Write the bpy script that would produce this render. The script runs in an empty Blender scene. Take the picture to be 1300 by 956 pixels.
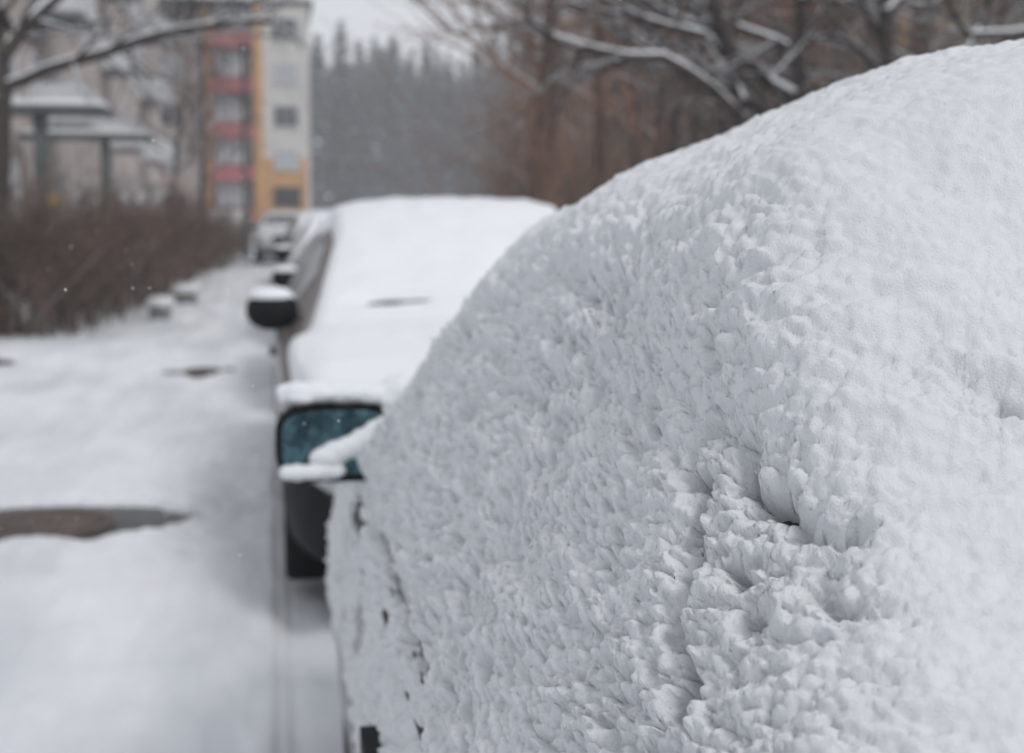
import bpy, math, random
import numpy as np
from mathutils import Vector, Matrix
random.seed(7); rng = np.random.default_rng(11)
C = bpy.data.collections.new("street"); bpy.context.scene.collection.children.link(C)
sc = bpy.context.scene
R = math.radians

# ------------------------------------------------------------------ camera
F, CH = 1805.0, 1.44
TH = math.atan(165 / F); PS = math.atan(303 / math.hypot(F, 165))
def ray(px, py):
    a = px - 650; b = 433 - py
    up = b * math.cos(TH) - F * math.sin(TH); fw = F * math.cos(TH) + b * math.sin(TH)
    x = a * math.cos(PS) + fw * math.sin(PS); y = fw * math.cos(PS) - a * math.sin(PS)
    return x / y, up / y
def at(px, py, Y):
    rx, rz = ray(px, py); return Vector((rx * Y, Y, CH + rz * Y))
cam = bpy.data.cameras.new("camera"); co = bpy.data.objects.new("camera", cam); C.objects.link(co)
cam.sensor_width = 36; cam.lens = 50; cam.clip_start = .02; cam.clip_end = 3000
cam.shift_y = -45 / 1300
co.location = (0, 0, CH); co.rotation_euler = (R(90) - TH, 0, -PS)
cam.dof.use_dof = True; cam.dof.focus_distance = .96; cam.dof.aperture_fstop = 6.4; cam.dof.aperture_blades = 0
sc.camera = co

# ------------------------------------------------------------------ helpers
def prop(o, label=None, cat=None, group=None, kind=None):
    if label: o['label'] = label
    if cat: o['category'] = cat
    if group: o['group'] = group
    if kind: o['kind'] = kind
    return o
def empty(name, loc=(0, 0, 0), rz=0, **k):
    o = bpy.data.objects.new(name, None); C.objects.link(o)
    o.location = loc; o.rotation_euler = (0, 0, rz); o.empty_display_size = .2
    return prop(o, **k)
def link(name, me, mats=None, parent=None, smooth=True, **k):
    o = bpy.data.objects.new(name, me); C.objects.link(o)
    if mats is not None:
        for m in (mats if isinstance(mats, (list, tuple)) else [mats]): me.materials.append(m)
    if smooth: me.polygons.foreach_set('use_smooth', np.ones(len(me.polygons), bool))
    if parent: o.parent = parent
    return prop(o, **k)
def mesh(name, v, f, mi=None):
    v = np.asarray(v, np.float32).reshape(-1, 3)
    me = bpy.data.meshes.new(name)
    if isinstance(f, np.ndarray):
        n, k = f.shape
        me.vertices.add(len(v)); me.vertices.foreach_set('co', v.ravel())
        me.loops.add(n * k); me.loops.foreach_set('vertex_index', f.astype(np.int32).ravel())
        me.polygons.add(n); me.polygons.foreach_set('loop_start', np.arange(0, n * k, k, dtype=np.int32))
        me.polygons.foreach_set('loop_total', np.full(n, k, np.int32))
    else: me.from_pydata([tuple(p) for p in v.tolist()], [], f)
    if mi is not None: me.polygons.foreach_set('material_index', np.asarray(mi, np.int32))
    me.update(calc_edges=True); return me
def gridfaces(n, m, flip=False):
    a = (np.arange(n - 1)[:, None] * m + np.arange(m - 1)[None]).ravel()
    q = np.stack([a, a + 1, a + m + 1, a + m], 1)
    return q[:, ::-1].copy() if flip else q
class MB:
    def __init__(s): s.v = []; s.f = []; s.m = []; s.cur = 0
    def box(s, c, d, rz=0.0):
        b = len(s.v); hx, hy, hz = d[0] / 2, d[1] / 2, d[2] / 2; cs, sn = math.cos(rz), math.sin(rz)
        for x, y, z in [(-1,-1,-1),(1,-1,-1),(1,1,-1),(-1,1,-1),(-1,-1,1),(1,-1,1),(1,1,1),(-1,1,1)]:
            X, Y = x * hx, y * hy
            s.v.append((c[0] + X * cs - Y * sn, c[1] + X * sn + Y * cs, c[2] + z * hz))
        for q in [(0,3,2,1),(4,5,6,7),(0,1,5,4),(1,2,6,5),(2,3,7,6),(3,0,4,7)]:
            s.f.append(tuple(b + i for i in q)); s.m.append(s.cur)
        return s
    def tube(s, pts, rad, n=5, cap=True):
        pts = [Vector(p) for p in pts]; b = len(s.v); k = len(pts)
        for i, p in enumerate(pts):
            t = (pts[min(i + 1, k - 1)] - pts[max(i - 1, 0)])
            if t.length < 1e-9: t = Vector((0, 0, 1))
            t.normalize(); a = t.cross(Vector((0, 0, 1)) if abs(t.z) < .9 else Vector((1, 0, 0))).normalized(); c = t.cross(a)
            r = rad[i] if hasattr(rad, '__len__') else rad
            for j in range(n):
                th = 2 * math.pi * j / n; s.v.append(tuple(p + (a * math.cos(th) + c * math.sin(th)) * r))
        for i in range(k - 1):
            for j in range(n):
                j2 = (j + 1) % n
                s.f.append((b + i*n + j, b + i*n + j2, b + (i+1)*n + j2, b + (i+1)*n + j)); s.m.append(s.cur)
        if cap:
            s.f.append(tuple(b + j for j in range(n))); s.m.append(s.cur)
            s.f.append(tuple(b + (k-1)*n + j for j in range(n))[::-1]); s.m.append(s.cur)
        return s
    def quad(s, a, b_, c, d):
        b = len(s.v); s.v += [tuple(a), tuple(b_), tuple(c), tuple(d)]; s.f.append((b, b+1, b+2, b+3)); s.m.append(s.cur); return s
    def me(s, name): return mesh(name, s.v, s.f, s.m)
    def build(s, name, mats, parent=None, smooth=False, **k): return link(name, s.me(name), mats, parent, smooth, **k)
def superell(name, c, rad, e=2.6, n=28, m=16, noise=0, nscale=20, ymax=None, zmin=None):
    v = []
    for i in range(m + 1):
        ph = -math.pi / 2 + math.pi * i / m
        for j in range(n):
            th = 2 * math.pi * j / n
            sp = lambda x: math.copysign(abs(x) ** (2 / e), x)
            p = [sp(math.cos(ph)) * sp(math.cos(th)) * rad[0], sp(math.cos(ph)) * sp(math.sin(th)) * rad[1], sp(math.sin(ph)) * rad[2]]
            v.append(p)
    v = np.array(v)
    if noise:
        d = fbm(v * nscale + np.array(c) * 7, 3); v *= (1 + noise * d)[:, None]
    if ymax is not None: v[:, 1] = np.minimum(v[:, 1], ymax)
    if zmin is not None: v[:, 2] = np.maximum(v[:, 2], zmin)
    v = v + np.array(c)
    f = [(i*n + j, i*n + (j+1) % n, (i+1)*n + (j+1) % n, (i+1)*n + j) for i in range(m) for j in range(n)]
    return mesh(name, v, f)

# ------------------------------------------------------------------ numpy noise
def _h(ix, iy, iz, seed):
    n = (ix.astype(np.uint32) * np.uint32(374761393) + iy.astype(np.uint32) * np.uint32(668265263)
         + iz.astype(np.uint32) * np.uint32(2246822519) + np.uint32((seed * 144665) & 0xffffffff))
    n = (n ^ (n >> np.uint32(13))) * np.uint32(1274126177); n ^= n >> np.uint32(15); n = n * np.uint32(2246822519); n ^= n >> np.uint32(13); n = n * np.uint32(3266489917); n ^= n >> np.uint32(16); return n
def vnoise(p, seed=0):
    p = np.asarray(p, np.float32); i = np.floor(p).astype(np.int64); f = p - i; f = f * f * f * (f * (f * 6 - 15) + 10)
    out = np.zeros(len(p), np.float32)
    for dx in (0, 1):
        wx = f[:, 0] if dx else 1 - f[:, 0]
        for dy in (0, 1):
            wy = f[:, 1] if dy else 1 - f[:, 1]
            for dz in (0, 1):
                wz = f[:, 2] if dz else 1 - f[:, 2]
                out += wx * wy * wz * (_h(i[:, 0] + dx, i[:, 1] + dy, i[:, 2] + dz, seed).astype(np.float32) / 2147483648.0 - 1)
    return out
def fbm(p, octs=3, seed=0, gain=.5):
    p = np.asarray(p, np.float32); o = 0; a = 1.0
    for k in range(octs): o = o + a * vnoise(p * (2.03 ** k) + 13.7 * k, seed + k); a *= gain
    return o
def blobs(p, seed=0, jit=.9):
    """height field of a packing of round lumps: the closest sphere's cap, 0..1"""
    p = np.asarray(p, np.float32); ci = np.floor(p).astype(np.int64); best = np.full(len(p), -1.0, np.float32)
    for dx in (-1, 0, 1):
        for dy in (-1, 0, 1):
            for dz in (-1, 0, 1):
                cx, cy, cz = ci[:, 0] + dx, ci[:, 1] + dy, ci[:, 2] + dz
                h = _h(cx, cy, cz, seed)
                qx = cx + .5 + jit * ((h & np.uint32(1023)).astype(np.float32) / 1023 - .5) - p[:, 0]
                qy = cy + .5 + jit * (((h >> np.uint32(10)) & np.uint32(1023)).astype(np.float32) / 1023 - .5) - p[:, 1]
                qz = cz + .5 + jit * (((h >> np.uint32(20)) & np.uint32(1023)).astype(np.float32) / 1023 - .5) - p[:, 2]
                r = .46 + .36 * ((h >> np.uint32(5)) & np.uint32(255)).astype(np.float32) / 255
                best = np.maximum(best, r * r - (qx * qx + qy * qy + qz * qz))
    return np.sqrt(np.clip(best, 0, None))

# ------------------------------------------------------------------ materials
def new_mat(name):
    m = bpy.data.materials.new(name); m.use_nodes = True; nt = m.node_tree
    return m, nt, nt.nodes['Principled BSDF']
def N(nt, t, **k):
    n = nt.nodes.new(t)
    for a, b in k.items():
        if a.startswith('i_'): n.inputs[a[2:].replace('_', ' ')].default_value = b
        else: setattr(n, a, b)
    return n
def pmat(name, col, rough=.6, metal=0, var=.15, vscale=6.0, bump=0, bscale=40, col2=None, coat=0, detail=4):
    m, nt, b = new_mat(name)
    tc = N(nt, 'ShaderNodeTexCoord'); nz = N(nt, 'ShaderNodeTexNoise'); nz.inputs['Scale'].default_value = vscale; nz.inputs['Detail'].default_value = detail
    nt.links.new(tc.outputs['Object'], nz.inputs['Vector'])
    rp = N(nt, 'ShaderNodeValToRGB'); nt.links.new(nz.outputs['Fac'], rp.inputs['Fac'])
    c2 = col2 or tuple(min(1, c * (1 + var)) for c in col)
    rp.color_ramp.elements[0].position = .35; rp.color_ramp.elements[1].position = .65
    rp.color_ramp.elements[0].color = (*(tuple(c * (1 - var) for c in col)), 1); rp.color_ramp.elements[1].color = (*c2, 1)
    nt.links.new(rp.outputs['Color'], b.inputs['Base Color'])
    b.inputs['Roughness'].default_value = rough; b.inputs['Metallic'].default_value = metal
    if coat: b.inputs['Coat Weight'].default_value = coat; b.inputs['Coat Roughness'].default_value = .08
    if bump:
        n2 = N(nt, 'ShaderNodeTexNoise'); n2.inputs['Scale'].default_value = bscale; n2.inputs['Detail'].default_value = 5
        nt.links.new(tc.outputs['Object'], n2.inputs['Vector'])
        bp = N(nt, 'ShaderNodeBump'); bp.inputs['Strength'].default_value = bump; bp.inputs['Distance'].default_value = .02
        nt.links.new(n2.outputs['Fac'], bp.inputs['Height']); nt.links.new(bp.outputs['Normal'], b.inputs['Normal'])
    return m
def snow_mat(name, sss, gscale=900, gd=.0006, gs=.6, col=(.72, .735, .76)):
    m, nt, b = new_mat(name)
    tc = N(nt, 'ShaderNodeTexCoord'); nz = N(nt, 'ShaderNodeTexNoise'); nz.inputs['Scale'].default_value = gscale; nz.inputs['Detail'].default_value = 4; nz.inputs['Roughness'].default_value = .65
    nt.links.new(tc.outputs['Object'], nz.inputs['Vector'])
    bp = N(nt, 'ShaderNodeBump'); bp.inputs['Strength'].default_value = gs; bp.inputs['Distance'].default_value = gd
    nt.links.new(nz.outputs['Fac'], bp.inputs['Height']); nt.links.new(bp.outputs['Normal'], b.inputs['Normal'])
    b.inputs['Base Color'].default_value = (*col, 1); b.inputs['Roughness'].default_value = .75
    b.inputs['Specular IOR Level'].default_value = .25
    if sss:
        b.inputs['Subsurface Weight'].default_value = sss; b.inputs['Subsurface Radius'].default_value = (1.0, 1.1, 1.3)
        b.inputs['Subsurface Scale'].default_value = .0025
    return m
M = dict(
    snow_near=snow_mat('clumpy_snow', .0, 650, .0022, .7, (.70, .715, .735)),
    snow=snow_mat('soft_snow', 0, 60, .006, .5),
    graphite=pmat('graphite_paint', (.035, .037, .042), .35, .3, .1, 3, coat=.4),
    silver=pmat('silver_paint', (.36, .36, .38), .35, .3, .05, 3, coat=.4),
    taupe=pmat('taupe_paint', (.17, .15, .145), .35, .3, .05, 3, coat=.4),
    navy=pmat('dark_blue_paint', (.03, .04, .07), .3, .1, .05, 3, coat=.5),
    white=pmat('white_paint', (.7, .71, .72), .35, 0, .03, 3, coat=.4),
    red=pmat('red_paint', (.35, .04, .04), .35, 0, .05, 3, coat=.4),
    green=pmat('dark_green_paint', (.03, .06, .05), .3, .1, .05, 3, coat=.5),
    black=pmat('black_plastic', (.008, .009, .010), .6, 0, .2, 20),
    rubber=pmat('tyre_rubber', (.014, .014, .015), .8, 0, .2, 30, .3, 60),
    steel=pmat('wheel_steel', (.22, .22, .23), .4, .7, .1, 20),
    arch=pmat('arch_liner', (.01, .01, .01), .9, 0, .1, 20),
    glass=pmat('frosted_window_glass', (.38, .40, .42), .35, 0, .35, 5, coat=.5),
    dglass=pmat('dark_window_glass', (.02, .024, .03), .15, 0, .2, 5, coat=.5),
    lens=pmat('headlight_lens', (.35, .37, .38), .15, .2, .1, 20, coat=.5),
    tail=pmat('tail_light_lens', (.3, .02, .015), .2, 0, .1, 20, coat=.5),
    plate=pmat('plate_white', (.7, .7, .68), .5, 0, .03, 20),
    bark=pmat('dark_bark', (.045, .036, .032), .9, 0, .3, 14, .5, 40),
    twig3=pmat('dark_twigs', (.055, .042, .038), .9, 0, .3, 3),
    twig4=pmat('mossy_twigs', (.13, .125, .10), .9, 0, .3, 3),
    twig=pmat('brown_twigs', (.16, .105, .085), .9, 0, .3, 3),
    twig2=pmat('warm_twigs', (.25, .13, .085), .9, 0, .3, 3),
    hedge=pmat('hedge_twigs', (.13, .09, .073), .9, 0, .55, 1.6),
    needle=pmat('spruce_needles', (.040, .050, .060), .9, 0, .4, .8),
    beige=pmat('beige_render', (.45, .395, .37), .9, 0, .12, .5, .2, 12),
    pale=pmat('pale_render', (.55, .54, .52), .9, 0, .08, .5, .2, 12),
    orange=pmat('orange_render', (.50, .29, .14), .9, 0, .12, .6, .2, 12),
    redp=pmat('red_loggia_panel', (.38, .12, .13), .8, 0, .12, .8),
    teal=pmat('teal_panel', (.13, .2, .22), .5, 0, .15, 2),
    whitep=pmat('white_frame', (.62, .64, .68), .6, 0, .06, 3),
    conc=pmat('weathered_concrete', (.2, .2, .2), .9, 0, .25, 3, .3, 20),
    roof=pmat('roof_felt', (.06, .06, .065), .9, 0, .2, 3),
    post=pmat('grey_green_post', (.09, .1, .1), .7, 0, .2, 6),
    iron=pmat('rusty_cast_iron', (.11, .085, .075), .6, .3, .3, 9, .6, 30),
    asphalt=pmat('wet_asphalt', (.03, .03, .032), .3, 0, .3, 12, .5, 80),
    brown=pmat('brown_brick', (.30, .16, .085), .9, 0, .25, .6, .2, 12),
    yellow=pmat('yellow_paint', (.5, .35, .05), .6, 0, .1, 5),
)
m = snow_mat('trodden_snow', 0, 60, .006, .5); nt = m.node_tree; M['lane_snow'] = m
tc = N(nt, 'ShaderNodeTexCoord'); mp_ = N(nt, 'ShaderNodeMapping'); mp_.inputs['Scale'].default_value = (1.5, .35, 1); nz = N(nt, 'ShaderNodeTexNoise'); nz.inputs['Scale'].default_value = 1.3; nz.inputs['Detail'].default_value = 7
nt.links.new(tc.outputs['Object'], mp_.inputs['Vector']); nt.links.new(mp_.outputs['Vector'], nz.inputs['Vector'])
rp = N(nt, 'ShaderNodeValToRGB'); rp.color_ramp.elements[0].position = .36; rp.color_ramp.elements[1].position = .58
rp.color_ramp.elements[0].color = (.56, .58, .61, 1); rp.color_ramp.elements[1].color = (.72, .735, .76, 1)
nt.links.new(nz.outputs['Fac'], rp.inputs['Fac']); nt.links.new(rp.outputs['Color'], nt.nodes['Principled BSDF'].inputs['Base Color'])
# mirror glass: tinted reflector with rain drops
m, nt, b = new_mat('teal_mirror_glass')
b.inputs['Base Color'].default_value = (.055, .11, .13, 1); b.inputs['Metallic'].default_value = .9; b.inputs['Roughness'].default_value = .12
tc = N(nt, 'ShaderNodeTexCoord'); vo = N(nt, 'ShaderNodeTexVoronoi'); vo.inputs['Scale'].default_value = 110
nt.links.new(tc.outputs['Object'], vo.inputs['Vector'])
bp = N(nt, 'ShaderNodeBump'); bp.inputs['Strength'].default_value = .8; bp.inputs['Distance'].default_value = .002
nt.links.new(vo.outputs['Distance'], bp.inputs['Height']); nt.links.new(bp.outputs['Normal'], b.inputs['Normal'])
N1 = N(nt, 'ShaderNodeTexNoise'); N1.inputs['Scale'].default_value = 30; nt.links.new(tc.outputs['Object'], N1.inputs['Vector'])
R1 = N(nt, 'ShaderNodeValToRGB'); R1.color_ramp.elements[0].color = (.03, .06, .075, 1); R1.color_ramp.elements[1].color = (.09, .17, .20, 1); R1.color_ramp.elements[0].position = .4; R1.color_ramp.elements[1].position = .62
nt.links.new(N1.outputs['Fac'], R1.inputs['Fac']); nt.links.new(R1.outputs['Color'], b.inputs['Base Color'])
M['mirror'] = m
for k_ in ('black', 'rubber', 'arch'): M[k_].node_tree.nodes['Principled BSDF'].inputs['Specular IOR Level'].default_value = .15

# ------------------------------------------------------------------ car shells
def sst(a, b, x): u = np.clip((x - a)/(b - a), 0, 1); return u*u*(3 - 2*u)
def gsm(a, sig, axis):
    if sig <= 0: return a
    r = int(3 * sig) + 1; k = np.exp(-.5 * (np.arange(-r, r + 1) / sig) ** 2); k /= k.sum()
    pad = [(0, 0)] * a.ndim; pad[axis] = (r, r)
    ap = np.pad(a, pad, mode='reflect', reflect_type='odd')
    return np.apply_along_axis(lambda x: np.convolve(x, k, 'valid'), axis, ap)
class Shell:
    """a car body as sections along its length: s = metres behind the nose, t = -9 (left sill) .. 0 (roof centre) .. 9 (right sill)"""
    DS, NT = .02, 10
    def __init__(S, L, st):
        # st rows: s, zbottom, w(max half width), zbelt, wbelt, ztop, wtop, zcentre
        S.L = L; st = np.array(st, float); s = np.arange(0, L + 1e-6, S.DS); S.s = s
        P = [np.interp(s, st[:, 0], st[:, k]) for k in range(1, 8)]
        P = [gsm(p[:, None], 3.0, 0)[:, 0] for p in P]
        zb, w, zB, wB, zT, wT, zc = P; S.zT = zT; S.wT = wT; S.zB = zB; S.wB = wB
        cx = [.8*w, .96*w, w, w*1.0, (w + wB)/2, wB, (wB*.5 + wT*.5) + .012, wT, wT*.62, 0*w]
        cz = [zb, zb + .05, zb + .35*(zB - zb), zb + .68*(zB - zb), zB - .07, zB, (zB + zT)/2, zT, zT + .72*(zc - zT), zc]
        tt = np.arange(0, 9 + 1e-6, 1 / S.NT)
        X = np.array([np.interp(tt, range(10), [c[i] for c in cx]) for i in range(len(s))])
        Z = np.array([np.interp(tt, range(10), [c[i] for c in cz]) for i in range(len(s))])
        # mirror to the whole section: left (-x) first, then smooth round the corners
        Xf = np.concatenate([-X, X[:, -2::-1]], 1); Zf = np.concatenate([Z, Z[:, -2::-1]], 1)
        Xf = gsm(Xf, 3.2, 1); Zf = gsm(Zf, 3.2, 1)
        Y = np.repeat(s[:, None] - L/2, Xf.shape[1], 1)
        S.P = np.stack([Xf, Y, Zf], 2); S.t = np.linspace(-9, 9, Xf.shape[1])
        ds = np.gradient(S.P, axis=0); dt = np.gradient(S.P, axis=1); n = np.cross(dt, ds)
        n /= np.linalg.norm(n, axis=2, keepdims=True) + 1e-9
        if n[len(s)//2, len(S.t)//2, 2] < 0: n = -n
        S.N = n
    def ev(S, s, t, what='P'):
        A = S.P if what == 'P' else S.N
        a = np.clip(np.asarray(s) / S.DS, 0, len(S.s) - 1.001); b = np.clip((np.asarray(t) + 9) * S.NT, 0, len(S.t) - 1.001)
        i = a.astype(int); j = b.astype(int); fa = (a - i)[..., None]; fb = (b - j)[..., None]
        r = A[i, j]*(1-fa)*(1-fb) + A[i+1, j]*fa*(1-fb) + A[i, j+1]*(1-fa)*fb + A[i+1, j+1]*fa*fb
        if what == 'N': r = r / (np.linalg.norm(r, axis=-1, keepdims=True) + 1e-9)
        return r
    def patch(S, name, s, t, off=0.0, arches=None, mask=None):
        s = np.asarray(s); t = np.asarray(t); ss, tt = np.meshgrid(s, t, indexing='ij')
        P = S.ev(ss, tt) + S.ev(ss, tt, 'N') * (off if np.isscalar(off) else off[..., None])
        n, m_ = P.shape[:2]; q = gridfaces(n, m_); V = P.reshape(-1, 3)
        if arches:
            for (cy, cz, r) in arches:
                d = np.hypot(V[:, 1] - cy, V[:, 2] - cz); sid = V[:, 2] < 1.0
                k = sid & (d > r - .02) & (d < r + .012); kk = np.where(k)[0]
                V[kk, 1] = cy + (V[kk, 1] - cy) * r / d[kk]; V[kk, 2] = cz + (V[kk, 2] - cz) * r / d[kk]
                c = V[q].mean(1); q = q[~((np.hypot(c[:, 1] - cy, c[:, 2] - cz) < r - .004) & (c[:, 2] < 1.0))]
        if mask is not None: q = q[mask(V[q].mean(1))]
        used = np.unique(q); mp = np.zeros(len(V), int); mp[used] = np.arange(len(used))
        return mesh(name, V[used], mp[q])

def wheel(parent, x, y, r=.3, w=.2, out=1):
    # tyre ring + pressed steel rim with holes; axis along x
    prof = [(-w/2, r*.66), (-w/2, r*.93), (-w*.38, r), (w*.38, r), (w/2, r*.93), (w/2, r*.66)]
    n = 32; v = []; f = []
    for j in range(n):
        a = 2*math.pi*j/n
        for (px, pr) in prof: v.append((x + px*out, y + math.cos(a)*pr, r + math.sin(a)*pr))
    k = len(prof)
    for j in range(n):
        j2 = (j+1) % n
        for i in range(k-1): f.append((j*k+i, j*k+i+1, j2*k+i+1, j2*k+i))
    tyre = link('wheel', mesh('wheel', v, f), M['rubber'], parent)
    prof = [(w*.48, r*.68), (w*.30, r*.62), (w*.26, r*.35), (w*.42, r*.28), (w*.42, r*.001)]
    v = []; f = []; k = len(prof)
    for j in range(n):
        a = 2*math.pi*j/n
        for (px, pr) in prof: v.append((x + px*out, y + math.cos(a)*pr, r + math.sin(a)*pr))
    for j in range(n):
        j2 = (j+1) % n
        for i in range(k-1):
            f.append((j*k+i, j*k+i+1, j2*k+i+1, j2*k+i))
    link('rim', mesh('rim', v, f), M['steel'], tyre)
    # dark liner behind the wheel
    return tyre

def car(name, loc, rz, L, W, paint, label, group, stations, cowl, wtop, rtop, rend, wheels, roofsnow=.05, hires=False, belt=.93,
        glass='glass', wscreen='snow', seed=0, black_bumper=True, mirror=True, mz=None, mscale=1.0, thick=None):
    root = empty(name, loc, rz, label=label, cat='car', group=group)
    S = Shell(L, stations); PA = M[paint]
    ar = [(wheels[0] - L/2, .31, .36), (wheels[1] - L/2, .31, .36)]
    me = S.patch('body', np.arange(0, L + .001, .02), np.linspace(-9, 9, 181), 0, ar)
    body = link('body', me, PA, root)
    # close nose and tail
    for nm, i in (('nose_panel', 0), ('tail_panel', -1)):
        Pn = S.P[i]; k = len(Pn); h = k//2
        V = np.array([Pn[j]*(1-u) + Pn[k-1-j]*u for j in range(h+1) for u in np.linspace(0, 1, 9)])
        q = gridfaces(h+1, 9, flip=(i == 0)); link(nm, mesh(nm, V, q), PA, root)
    bot = MB(); bot.box((0, 0, .23), (W*.74, L*.93, .05)); bot.build('underbody', M['black'], root)
    for s_ in wheels:
        for sx in (-1, 1): lin = MB(); lin.box((sx*W*.36, s_ - L/2, .42), (W*.1, .78, .44)); lin.build('arch_liner', M['arch'], root)
    for s_ in wheels:
        for sx in (-1, 1): wheel(root, sx*(W/2 - .12), s_ - L/2, .3, .19, sx)
    # bumpers: lower band wrapping the nose / tail
    bm = M['black'] if black_bumper else PA; BT = -6.0 if paint == 'taupe' else -6.6
    for nm, s0, s1 in (('front_bumper', 0, wheels[0] - .37), ('rear_bumper', wheels[1] + .37, L)):
        v = []; f = []; i = 0
        ss = np.linspace(s0, s1, 24)
        for side in (-1, 1):
            tt = np.linspace(-9, BT, 14) * (1 if side < 0 else -1)
            sg, tg = np.meshgrid(ss, tt, indexing='ij')
            P = S.ev(sg, tg) + S.ev(sg, tg, 'N') * .012
            fr = gridfaces(24, 14, flip=(side > 0)) + len(v); v += P.reshape(-1, 3).tolist(); f += fr.tolist()
        i = 0 if s0 == 0 else -1; yy = (S.P[0, 0, 1] - .014) if s0 == 0 else (S.P[-1, 0, 1] + .014)
        hw = abs(S.ev(ss[i], -7.5)[0]) + .01; zb0 = S.ev(ss[i], -9)[2]; zt0 = S.ev(ss[i], BT)[2]
        b0 = len(v); v += [[-hw, yy, zb0], [hw, yy, zb0], [hw, yy, zt0], [-hw, yy, zt0], [-hw, yy + (.05 if i == 0 else -.05), zt0 + .01], [hw, yy + (.05 if i == 0 else -.05), zt0 + .01]]
        f += [[b0, b0+1, b0+2, b0+3], [b0+3, b0+2, b0+5, b0+4]]
        link(nm, mesh(nm, v, f), bm, root)
    # lamps, grille, plates
    for side in (-1, 1):
        t0, t1 = (-5.9, -4.6) if side < 0 else (4.6, 5.9)
        link('headlight', S.patch('headlight', np.linspace(0, .22, 8), np.linspace(t0, t1, 8), .006), M['lens'], root)
        hb = MB(); hx = side*S.ev(.0, 5.2)[0]*.78; hz = (S.ev(0, 5.9)[2] + S.ev(0, 4.6)[2])/2
        hb.box((hx, -L/2 - .004, hz), (.3, .02, .12)); hb.build('headlight', M['lens'], root)
        t0, t1 = (-5.9, -5.05) if side < 0 else (5.05, 5.9)
        link('tail_light', S.patch('tail_light', np.linspace(L - .16, L, 8), np.linspace(t0, t1, 8), .006), M['tail'], root)
    g = MB(); gz = (S.ev(0, 5.9)[2] + S.ev(0, 4.6)[2])/2
    for k in range(4): g.box((0, -L/2 - .006, gz - .045 + k*.03), (.62, .018, .014))
    g.build('grille', M['black'], root)
    for y_ in (-L/2 - .03, L/2 + .03):
        p = MB(); p.box((0, y_, .42), (.52, .012, .11)); p.build('number_plate', M['plate'], root)
    # glass
    gm = M[glass]
    for side in (-1, 1):
        a, b_ = (-4.15, -2.35) if side < 0 else (2.35, 4.15)
        mid = wtop + (rtop - wtop)*.42
        for (s0, s1) in ((wtop - .28, mid - .03), (mid + .03, rtop - .12)):
            link('side_window', S.patch('side_window', np.linspace(s0, s1, 16), np.linspace(a, b_, 10), .004), gm, root)
        # door seams, handle
        hd = MB(); p = S.ev(mid - .12, side*5.6); hd.box((p[0] + side*.02, p[1], p[2] - .02), (.03, .16, .03)); hd.build('door_handle', M['black'], root)
        link('belt_moulding', S.patch('belt_moulding', np.linspace(wtop - .55, rtop + .05, 30), np.linspace(side*4.82, side*4.3, 5) if side > 0 else np.linspace(-4.82, -4.3, 5), .007), M['black'], root)
    link('windscreen', S.patch('windscreen', np.linspace(cowl + .03, wtop - .04, 16), np.linspace(-1.9, 1.9, 24), .004), M['dglass'], root)
    link('rear_window', S.patch('rear_window', np.linspace(rtop + .04, rend - .06, 12), np.linspace(-1.9, 1.9, 24), .004), M['dglass'], root)
    # door mirrors
    mzz = mz or belt + .09
    if mirror:
        for side in (-1, 1):
            cx = side*(W/2 + .01); cy = cowl + .2 - L/2
            h = link('door_mirror', superell('door_mirror', (cx, cy, mzz), (.112*mscale, .07, .086*mscale), 2.15, ymax=.03), M['black'], root)
            gl = superell('mirror_glass', (cx, cy + .031, mzz), (.088*mscale, .004, .055*mscale), 3.2); link('mirror_glass', gl, M['mirror'], h)
            a = MB(); a.tube([(side*(W/2 - .1), cy, mzz - .05), (cx - side*.04, cy, mzz - .03)], .02, 8); a.build('mirror_arm', M['black'], h)
            link('mirror_snow', superell('mirror_snow', (cx, cy, mzz + .056*mscale), (.096*mscale, .066, .046*mscale), 2.0, 36, 20, .10, 14, zmin=-.005), M['snow'], h)
    # wipers
    for x0 in (-.35, .2):
        wv = MB(); p0 = S.ev(cowl + .02, x0/ max(.1, W/2)*2.4) ; p1 = S.ev(cowl + .12, (x0 + .42)/(W/2)*2.0)
        wv.tube([p0 + [0, 0, .02], p1 + [0, 0, .03]], .008, 6); wv.build('wiper', M['black'], root)
    # the lying snow
    if hires: return root, S
    ss = np.arange(0.0, L + .001, .022); tt = np.linspace(-5.6, 5.6, 150)
    sg, tg = np.meshgrid(ss, tt, indexing='ij'); Pn = S.ev(sg, tg); Nn = S.ev(sg, tg, 'N')
    nz = np.clip(Nn[..., 2], 0, 1); fl = (Pn.reshape(-1, 3) + seed*3.1)
    T = roofsnow * np.clip((nz - .5)/.35, 0, 1) ** .8
    T = T * (1 + .18*fbm(fl*3, 2).reshape(T.shape)) + .006*fbm(fl*14, 2).reshape(T.shape)*(nz > .55) - .008*(1 - np.clip((nz - .48)/.12, 0, 1))
    scr = (sg > cowl) & (sg < wtop) & (np.abs(tg) < 2.2)
    if wscreen == 'thin': T = np.where(scr, T*(.55 + .25*fbm(fl*[3, 3, 6], 3, 61).reshape(T.shape)), T)
    if wscreen == 'clear': T = np.where(scr & (np.abs(tg) < 1.7) & (sg > cowl + .08), -.02, T)
    cg = np.exp(-((sg - cowl + .02)/.05)**2) * (np.abs(tg) < 1.6) * np.clip(fbm(fl*[2, .1, .1], 1, 5).reshape(T.shape)+.6, 0, 1)
    at_ = np.abs(tg); u_ = sst(cowl - .40, cowl + .05, sg); keep = (1 - u_)*sst(4.1, 2.7, at_) + u_*sst(2.25, 1.75, at_)
    T = T*keep - .010*(1 - keep)
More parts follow.
